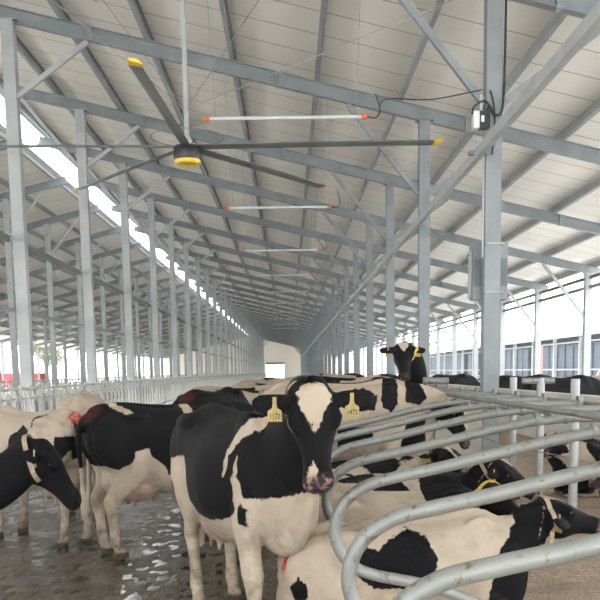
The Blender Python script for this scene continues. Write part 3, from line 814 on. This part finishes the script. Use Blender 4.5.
    tmp = bpy.data.objects.new('raw', me); col.objects.link(tmp)
    md = tmp.modifiers.new('r', 'REMESH'); md.mode = 'VOXEL'; md.voxel_size = voxel; md.adaptivity = 0
    sm = tmp.modifiers.new('s', 'SMOOTH'); sm.factor = .5; sm.iterations = 5 if voxel < .03 else 3
    dg = bpy.context.evaluated_depsgraph_get(); dg.update()
    ev = tmp.evaluated_get(dg); nm = bpy.data.meshes.new_from_object(ev)
    bpy.data.objects.remove(tmp); bpy.data.meshes.remove(me)
    N = len(nm.vertices); co = np.empty(N*3, np.float32); nm.vertices.foreach_get('co', co); co = co.reshape(-1, 3).astype(float)
    # keep lying cows above the bed
    if lying: co[:, 2] = np.where(co[:, 2] < 0, co[:, 2]*.2, co[:, 2]); nm.vertices.foreach_set('co', co.astype(np.float32).ravel())
    hrel = co - np.array(P); ht = hrel@np.array(f); hl_ = hrel@np.array(l); hu_ = hrel@np.array(u)
    hz = np.minimum.reduce([ht+.03, .60-ht, .33-np.abs(hl_), .20-hu_, hu_+.21])     # >0 inside the head's box
    x, y, z = co[:, 0], co[:, 1], co[:, 2]-dz
    zz = co[:, 2]; zs = zz if lying else z
    # coat field: > 0 is black
    val = np.full(N, -.2 if base == 'w' else .2)
    if base is None or base in ('mixw', 'mixb'):
        bias = {'mixw': -.12, 'mixb': .12, None: 0}[base]
        nv = np.array([noise.noise(Vector((a*1.9+seed*7.3, b_*1.5, c*1.5+seed*3.1)))+.35*noise.noise(Vector((a*4+seed, b_*4, c*4))) for a, b_, c in zip(x, y, z)])
        val = (nv + bias)*.35
        low = (.72 + .05*np.sin(x*9+seed)) if not lying else .74
        val = np.where(z < low, np.minimum(val, (z-low)*1.0), val)
        if not lying: pass
    for pt in (pattern or []):
        sp, colr, poly = pt
        if sp[0] == 'H':
            if sp == 'HB': d = np.minimum(hz, .5)            # whole head
            elif sp == 'HF': d = np.minimum(np.minimum(poly_sdf(hl_, ht, poly), hz), hu_+.05)  # from the front
            elif sp == 'HS': d = np.minimum(poly_sdf(ht, hu_, poly), hz)
        elif sp == 'A': d = np.full(N, .3)
        else:
            if sp == 'T': d = np.minimum(poly_sdf(x, y, poly), z-.9)
            elif sp == 'P': d = np.minimum(poly_sdf(y, z, poly), -.55-x)       # from behind
            elif sp == 'C': d = np.minimum(poly_sdf(y, z, poly), x-.60)        # chest from the front
            else:
                d = poly_sdf(x, zs, poly)
                if sp[0] == 'L': d = np.minimum(d, y+.01)
                if sp[0] == 'R': d = np.minimum(d, .01-y)
                if len(sp) > 1 and sp[1] == 'h': pass
                else: d = np.minimum(d, -hz) if detail else d
        val = np.maximum(val, d) if colr == 'b' else np.minimum(val, -d)
    if base in (None, 'mixw', 'mixb'):
        val = np.where(hz > 0, np.maximum(val, hz*.6), val)
        if blaze:
            bl = poly_sdf(hl_, ht, [(-.05,-.05),(.055,-.05),(.06,.05),(.02,.2),(.028,.40),(.05,.54),(-.05,.54),(-.03,.40),(-.01,.2),(-.06,.05)])
            val = np.minimum(val, -np.minimum(np.minimum(bl, hu_+.0), hz))
    muz = np.clip((ht-.435)/.03, 0, 1)*(hz > .0)*muzzle
    legm = np.zeros(N); hoof = np.zeros(N)
    if not lying:
        legm = np.clip((.80-z)/.55, 0, 1)*.95; hoof = np.clip((.075-z)/.02, 0, 1)
        pink = np.clip(1-np.sqrt(((x+.38)/.30)**2+(y/.20)**2+((z-.62)/.17)**2), 0, 1)*2.0 if udder else np.zeros(N); pink = np.clip(pink, 0, .75)
    else:
        legm = np.clip((.14-zz)/.14, 0, 1)*.7; pink = np.zeros(N)
    rd = np.clip((1-np.sqrt(((x+.80)/.16)**2+((y)/.12)**2+((z-(1.18 if lying else 1.34))/.12)**2))*3, 0, 1)*red
    for an, arr in (('coat', val), ('muzzle', muz), ('mud', legm), ('hoof', hoof), ('pink', pink), ('red', rd)):
        a_ = nm.attributes.new(an, 'FLOAT', 'POINT'); a_.data.foreach_set('value', arr.astype(np.float32))
    nm.polygons.foreach_set('use_smooth', [True]*len(nm.polygons))
    nm.materials.clear(); nm.materials.append(M['coat']); nm.name = 'cow_body'
    root = thing('dairy_cow', label, 'cow', loc, R(heading), group)
    root.scale = (scale,)*3
    ob = bpy.data.objects.new('body', nm); col.objects.link(ob); ob.parent = root
    if detail:
        for s in (1, -1):
            c = hp(.165, .118*s, .052)
            e = MB().lathe([(0.0005, -.021), (.010, -.018), (.018, -.010), (.021, 0), (.018, .010), (.010, .018), (0.0005, .021)], 14).build('eye', M['eye'], root, smooth=True); e.location = c
            e2 = MB(); e2.lathe([(0.0005, -.008), (.010, -.006), (.013, 0), (.010, .006), (0.0005, .008)], 12); e2.v = [(a*1.15, b_*.7, c_) for a, b_, c_ in e2.v]
            n_ = e2.build('nostril', M['nostril'], root, smooth=True); n_.matrix_local = Matrix.Translation(hp(.508, .046*s, -.004)) @ Matrix((l, u, f)).transposed().to_4x4()
        for i, s in enumerate((1, -1)):
            if not tags[i]: continue
            dirv = (l*s - u*eardrop[i]).normalized()
            c = hp(.035, .095*s, .03) + dirv*.10*ear[0] + u*.030 + f*.0
            # plate hangs down, faces the same way as the face
            dn = Vector((0, 0, -1)); fr = (u - dn*u.dot(dn)); fr = fr.normalized() if fr.length > .2 else (f - dn*f.dot(dn)).normalized()
            sd = fr.cross(dn).normalized()
            Mx = Matrix((sd, -dn, fr)).transposed().to_4x4(); Mx.translation = c
            out = [(-.010,.012),(.010,.012),(.011,-.03),(.014,-.045),(.036,-.060),(.038,-.115),(-.038,-.115),(-.036,-.060),(-.014,-.045),(-.011,-.03)]
            tb = MB(); tb.add([(a, b_, .006) for a, b_ in out]+[(a, b_, .002) for a, b_ in out], [tuple(range(10)), tuple(range(10, 20))[::-1]]+[(j, j+10, (j+1)%10+10, (j+1)%10) for j in range(10)])
            tb.lathe([(0, .001), (.009, .001), (.009, .010), (0, .011)], 10)
            tg = tb.build('ear_tag', M[tagmat], root, label='yellow ear tag' if tagmat == 'tag' else 'pale ear tag'); tg.matrix_local = Mx
            if tagtxt:
                tc = bpy.data.curves.new('t', 'FONT'); tc.body = tagtxt[i]; tc.size = .034; tc.align_x = 'CENTER'; tc.extrude = .0006; tc.offset = .0006
                to = bpy.data.objects.new('t', tc); col.objects.link(to)
                dg = bpy.context.evaluated_depsgraph_get(); dg.update()
                tm = bpy.data.meshes.new_from_object(to.evaluated_get(dg)); bpy.data.objects.remove(to); tm.materials.clear(); tm.materials.append(M['ink'])
                tt = bpy.data.objects.new('tag_number', tm); col.objects.link(tt); tt.parent = tg; tt.location = (0, -.100, .0068); tt.scale = (.85, 1.15, 1)
    if collar:
        mat_, fr_, dev = collar[:3]
        cpts = densify([(*p, a, b_) for p, (a, b_) in zip(npts, rr_)], 6)
        i = int(fr_*(len(cpts)-1)); c = Vector(cpts[i][:3]); tn = (Vector(cpts[min(i+1, len(cpts)-1)][:3])-Vector(cpts[i-1][:3])).normalized()
        tl_ = Vector(collar[3]) if len(collar) > 3 else Vector((0, 0, 0)); tn = (tn + tl_).normalized()
        sd = Vector((0, 1, 0)); sd = (sd - tn*sd.dot(tn)).normalized(); up = tn.cross(sd).normalized()
        if up.z < 0: up = -up
        # fit the strap to the skin by casting outward rays against the body
        from mathutils.bvhtree import BVHTree
        bv = BVHTree.FromPolygons([tuple(v_) for v_ in co], [tuple(p_.vertices) for p_ in nm.polygons])
        ring = []
        for j in range(36):
            a = 2*math.pi*j/36; d_ = sd*math.cos(a)+up*math.sin(a)
            h = bv.ray_cast(c + d_*.6, -d_, .58)
            r_ = ((h[0]-c).length if h[0] is not None else .15)
            ring.append(min(r_, .34))
        med = sorted(ring)[18]; ring = [min(q_, med*1.35) for q_ in ring]
        ring = [max(ring[j], .5*(ring[j-1]+ring[(j+1) % 36])) for j in range(36)]
        droop = collar[4] if len(collar) > 4 else .0
        pts = []
        vs = []
        for j in range(36):
            a = 2*math.pi*j/36; d_ = sd*math.cos(a)+up*math.sin(a); r_ = ring[j]+.014 + droop*max(0, -d_.z)
            for k_, (w_, t_) in enumerate(((-.017, 0), (.017, 0), (.017, .006), (-.017, .006))):
                vs.append(c + d_*(r_+t_) + tn*w_)
        fs = [(j*4+k_, ((j+1) % 36)*4+k_, ((j+1) % 36)*4+(k_+1) % 4, j*4+(k_+1) % 4) for j in range(36) for k_ in range(4)]
        cb_ = MB().add(vs, fs).build('collar', M[mat_], root)
        if dev:
            j = min(range(36), key=lambda q_: (sd*math.cos(2*math.pi*q_/36)+up*math.sin(2*math.pi*q_/36)).z)
            d_ = sd*math.cos(2*math.pi*j/36)+up*math.sin(2*math.pi*j/36); p = c + d_*(ring[j]+.035+droop)
            dvb = MB(); dvb.sweep([p + sd*-.055, p + sd*-.045, p, p + sd*.045, p + sd*.055], [(.028*math.cos(2*math.pi*q_/12), .026*math.sin(2*math.pi*q_/12)) for q_ in range(12)])
            dvb.build('transponder', M['green'], cb_, smooth=True)
    if detail and not lying or tail:
        e = Vector(T[-1][:3]); pdir = (e-Vector(T[-2][:3])).normalized(); pdir = (pdir + Vector((0, 0, -.6))).normalized() if not lying else pdir
        sw = MB(); sw.tube([e - pdir*.04, e + pdir*.04], .02, 8)
        rr = random.Random(seed)
        for j in range(26):
            o_ = Vector((rr.uniform(-1, 1), rr.uniform(-1, 1), 0))*.018; ln = rr.uniform(.16, .27)
            sw.tube([e + o_*.5, e + o_*1.5 + pdir*ln*.5, e + o_*1.2 + pdir*ln], .006, 4)
        sw.build('tail_switch', M['hair'], root)
    return root
PAT1 = [('R','w',[(.70,1.44),(.58,1.38),(.45,1.27),(.41,1.16),(.40,1.04),(.43,1.06),(.45,1.17),(.5,1.23),(.60,1.29),(.70,1.34)]),
 ('B','w',[(-1.2,-.1),(-1.2,1.0),(-.96,.97),(-.63,1.07),(-.35,1.11),(-.3,1.02),(-.37,.8),(-.21,.74),(.18,.75),(.37,.79),(.55,.85),(.49,.91),(.48,1.03),(.53,1.17),(.54,1.04),(.59,.95),(.64,.93),(.79,.95),(.97,.99),(1.3,1.06),(1.3,-.1)]),
 ('R','b',[(.58,.90),(.63,.87),(.61,.77),(.56,.77),(.55,.84)]),('R','b',[(-.62,.92),(-.56,.90),(-.57,.80),(-.63,.82)]),
 ('HF','w',[(-.085,.02),(-.05,-.03),(.05,-.03),(.09,.03),(.095,.075),(.06,.12),(.03,.18),(.0,.235),(-.012,.235),(-.035,.17),(-.07,.11)]),
 ('HF','w',[(-.055,.47),(-.05,.42),(-.02,.375),(.0,.41),(.015,.43),(-.01,.45),(-.03,.49)])]
PAT2 = [('B','w',[(-1.3,-.1),(-1.3,.84),(-.73,.86),(-.67,.84),(-.53,.91),(-.52,1.0),(-.37,1.02),(-.33,.94),(-.21,.84),(-.17,.76),(.3,.72),(.7,.62),(.9,.3),(.9,-.1)]),
 ('R','w',[(-.69,1.47),(-.60,1.47),(-.50,1.35),(-.57,1.33)]),('R','w',[(.10,1.42),(.18,1.40),(.17,1.31),(.07,1.19),(.03,1.28),(.06,1.34)]),('HF','w',[(-.04,0),(.04,0),(.03,.5),(-.03,.5)])]
PAT3 = [('HB','b',[]),('L','b',[(-.0,.98),(-.03,1.17),(-.11,1.21),(-.16,1.28),(-.30,1.23),(-.25,1.06),(-.19,.97)]),
 ('L','b',[(-.29,1.30),(-.36,1.36),(-.50,1.40),(-.51,1.37),(-.40,1.33),(-.34,1.26)]),
 ('L','b',[(-.74,1.17),(-.86,1.18),(-.87,1.06),(-.78,.94),(-.72,1.04)]),('P','b',[(-.02,1.1),(.10,1.12),(.09,.92),(.0,.96)]),('P','b',[(-.20,1.05),(-.12,1.12),(-.08,1.0),(-.14,.85)]),('P','b',[(-.06,1.30),(.08,1.31),(.09,1.20),(-.08,1.18)]),('R','b',[(-.1,1.1),(.3,1.2),(.4,.8),(-.1,.8)])]
PAT5 = [('HB','b',[]),('B','b',[(-.44,.53),(-.35,.61),(-.25,.59),(-.18,.65),(-.02,.7),(.05,.68),(.09,.64),(.13,.52),(.09,.41),(-.01,.33),(-.31,.36),(-.43,.45)]),
 ('R','b',[(-.83,.36),(-.79,.44),(-.73,.38),(-.73,.28),(-.81,.26)]),
 ('B','b',[(.80,.95),(.78,.7),(.68,.61),(.6,.55),(.59,.47),(.54,.32),(.5,.21),(1.4,-.1),(1.4,.95)]),('HF','w',[(-.05,0),(.06,0),(.03,.2),(.03,.5),(-.03,.5),(-.02,.2)])]
PAT6 = [('HB','b',[]),('R','b',[(-1.02,.5),(-.89,.54),(-.81,.53),(-.72,.37),(-.74,.20),(-1.01,.2)]),
 ('B','b',[(.24,.98),(.23,.62),(.33,.5),(.74,.2),(1.2,.0),(1.2,1.0)])]
PAT7 = [('HB','b',[]),('HF','w',[(-.03,-.02),(.05,0),(.05,.1),(-.0,.18)]),('R','b',[(-.60,.72),(-.49,.84),(-.23,.85),(-.14,.73),(-.34,.68)]),
 ('R','b',[(-.18,.64),(.07,.73),(.17,.61),(.14,.48),(-.17,.48)]),('B','b',[(.29,.99),(.27,.61),(.25,.3),(1.3,.1),(1.3,1.0)])]
PAT9 = [('HB','b',[]),('HF','w',[(-.05,-.02),(.06,0),(.06,.3),(.07,.54),(-.07,.54),(-.06,.3)]),('R','b',[(.42,1.46),(.57,1.46),(.56,1.17),(.5,1.09),(.4,1.14),(.38,1.25)]),
 ('R','b',[(.67,1.46),(.81,1.45),(.90,1.23),(.8,1.16),(.65,1.2)]),('R','b',[(.15,1.25),(.34,1.28),(.31,1.12),(.12,1.1)]),
 ('R','b',[(-.1,.93),(.3,.95),(.28,.75),(-.1,.72)]),('R','b',[(.65,.95),(.88,1.05),(.9,.68),(.59,.7)]),('L','b',[(-.4,1.3),(.1,1.4),(.3,1.0),(-.3,.9)])]
HERO = .015
def N_(label, x, y, head, **kw): return make_cow(label, (x, y, kw.pop('z', 0)), head, **kw)

hd = -56
hd = -66
N_('black cow with white patches standing centrally, facing the camera with two yellow ear tags', -.30, 5.75, hd, poll=(1.11, -.03, 1.53), hf=(.32, -.10, -.93), hu=(.855, -.385, .33), voxel=HERO, seed=1, base='b', pattern=PAT1,
   tagtxt=('1472', '1172'), collar=('dark_strap', .72, True), ear=(1.05, 0), eardrop=(.05, .05), legd=(-.02, .06, 0, .10))
N_('black and white cow seen from behind with dark rump, left of the middle cow', -1.12, 8.45, 35, voxel=HERO, seed=2, base='b', pattern=PAT2, red=.6, scale=.97, poll=(1.2, 0, 1.15))
N_('mostly cream cow with red paint on its rump at the left, turned away', -2.55, 9.0, 140, voxel=HERO, seed=3, scale=.92, base='w', pattern=PAT3, red=1, poll=(1.15, 0, .95), hf=(.5, 0, -.85))
N_('all black cow at the left edge in profile with a tan collar', -2.90, 6.0, 0, muzzle=0, voxel=HERO, seed=4, base='b', scale=.93, neck=[(.86, 0, .98), (1.10, 0, 1.07)], poll=(1.28, 0, 1.25), hf=(.60, 0, -.80), hu=(.80, 0, .60), collar=('strap', .8, True, (0, 0, 0), .05), tagmat='tag_pale', tags=(0, 1))
# lying cows in the stalls
BZ = .10
LSC = .88
N_('cream lying cow with large black flank patch, nearest in the stalls', .68, 5.36, 10, pose='lie', z=BZ, scale=LSC, voxel=HERO, seed=5, base='w', pattern=PAT5, poll=(1.0, .0, .74), hf=(.95, .10, -.22), hu=(.2, 0, 1), red=1, tags=(0, 1), eardrop=(.1, .5), collar=('strap', .8, True, (0, 0, 0), .10))
N_('cream lying cow with black rump patch, second in the stalls', .76, 6.60, 8, pose='lie', z=BZ, scale=LSC, seed=6, base='w', pattern=PAT6, poll=(.74, -.26, .72), hf=(.3, -.9, -.35), hu=(.1, -.2, 1), red=1, collar=('yellow_strap', .8, False))
N_('black lying cow with white band and white brow line, third in the stalls', .85, 7.72, 0, pose='lie', z=BZ, scale=LSC, seed=7, base='w', pattern=PAT7, poll=(1.0, -.1, .80), hf=(.8, -.3, -.5), hu=(.4, -.3, .8), collar=('strap', .7, False))
N_('black lying cow with green collar tag, fourth in the stalls', .70, 8.92, 0, pose='lie', z=BZ, scale=LSC, seed=8, base='mixb', poll=(.85, -.2, .82), hf=(.5, -.8, -.3), hu=(.2, -.3, .9), collar=('dark_strap', .8, True))
N_('cream cow with upright black bands standing in a stall below the raised head', .62, 10.06, 0, z=.1, seed=9, base='w', pattern=PAT9, poll=(1.18, 0, 1.15), hf=(.35, -.2, -.9), hu=(.9, -.2, .35))
N_('black cow raising its head high over the stalls, white triangle on its brow', .80, 12.37, 0, z=.08, seed=10, base='b', scale=1.0, muzzle=.4, pattern=[('HF','w',[(-.075,.0),(.075,.0),(.05,.08),(0,.15),(-.05,.08)])], poll=(.70, -.45, 1.85), neck=[(.86, -.08, 1.38), (.84, -.30, 1.66)], hf=(-.02, -.62, -.80), hu=(0, -.80, .62), collar=('yellow_strap', .75, False))
N_('black and white lying cow with pale tag behind the stall posts', 3.95, 10.7, 180, pose='lie', z=BZ, scale=LSC, seed=11, poll=(.95, .1, .80), hf=(.5, .8, -.3), hu=(.2, .2, .9), voxel=.025)
N_('cream lying cow with ragged black side patches at the right edge behind the posts', 4.25, 9.35, 180, pose='lie', z=BZ, scale=LSC, seed=12, base='mixw', poll=(.95, .1, .70), hf=(.7, .3, -.6), hu=(.4, .2, .9), voxel=.025)
# standing cows behind the right wall
for lab, x, y, h, s, b_, rd_ in (
  ('black cow standing behind the low wall, just left of the cabinet column', 6.5, 36, 15, 13, 'b', 0),
  ('black cow standing behind the low wall, just right of the cabinet column', 6.65, 25.6, 5, 14, 'b', 0),
  ('black cow with reddish rump standing behind the low wall towards the right edge', 6.5, 21.6, 0, 15, 'b', 1),
  ('cream cow behind the low wall at the right edge', 8.1, 22.0, 10, 16, 'w', 0),
  # herd in the alley beyond the middle cow
  ('black cow whose dark rump shows between the rear-view cow and the middle cow', -1.0, 12.0, 70, 17, 'b', 1),
  ('black and cream cow with red rump standing behind the middle cow', -.75, 14.2, -10, 18, None, 1),
  ('cream cow with black saddle standing far behind the middle cow', -.35, 18.5, 0, 19, 'mixw', 0),
  ('large cream cow back beyond the herd, below the doorway', -.55, 25, 10, 20, 'w', 0),
  ('small distant cream cow in the alley below the end doorway', -.2, 34, 0, 21, 'mixw', 0),
  ('white backed cow glimpsed between the two rear-view cows', -2.55, 11.2, 100, 22, 'w', 0),
  ('small distant black cow standing right of the middle cow head', 1.9, 22.2, 0, 23, 'mixb', 0),
  ('small distant black and white cow with red mark right of the middle cow head', 1.2, 17.6, 0, 24, None, 1),
  ('tiny distant cow farthest down the stalls', 1.9, 33.7, 0, 25, None, 0)):
    N_(lab, x, y, h, z=.1 if x > .2 and x < 5 else 0, seed=s, base=b_, red=rd_, voxel=.03, detail=False, poll=(1.15, 0, 1.0), hf=(.5, 0, -.85))

# ------------------------------------------------------------------ light
w = bpy.data.worlds.new('world'); scn.world = w; w.use_nodes = True
nt = w.node_tree; bg = nt.nodes['Background']
tc = nt.nodes.new('ShaderNodeTexCoord'); sp = nt.nodes.new('ShaderNodeSeparateXYZ'); nt.links.new(tc.outputs['Generated'], sp.inputs[0])
fz = ramp(nt, sp.outputs[2], 0, .6)
nt.links.new(mixc(nt, fz, (1.0, .99, .97), (.52, .56, .60)), bg.inputs['Color']); bg.inputs['Strength'].default_value = 4.0
sun = bpy.data.lights.new('sun', 'SUN'); sun.energy = 6.2; sun.angle = R(12); sun.color = (1, .97, .93)
so = bpy.data.objects.new('sun', sun); col.objects.link(so); so.rotation_euler = (R(10), R(-16), 0)
scn.view_settings.exposure = .64
# dusty daylight haze filling the long barn
hm = bpy.data.materials.new('dusty_haze'); hm.use_nodes = True; hn = hm.node_tree
for n_ in list(hn.nodes):
    if n_.type == 'BSDF_PRINCIPLED': hn.nodes.remove(n_)
vs_ = hn.nodes.new('ShaderNodeVolumeScatter'); vs_.inputs['Density'].default_value = .0009; vs_.inputs['Color'].default_value = (1, 1, 1, 1); vs_.inputs['Anisotropy'].default_value = .3
hn.links.new(vs_.outputs[0], [n_ for n_ in hn.nodes if n_.type == 'OUTPUT_MATERIAL'][0].inputs['Volume'])
hz_ = MB().box((-60, -20, .2), (60, 260, 16)).build('barn_haze', hm)
tag(hz_, 'faint pale dusty haze hanging in the air down the length of the barn', 'haze', kind='stuff')
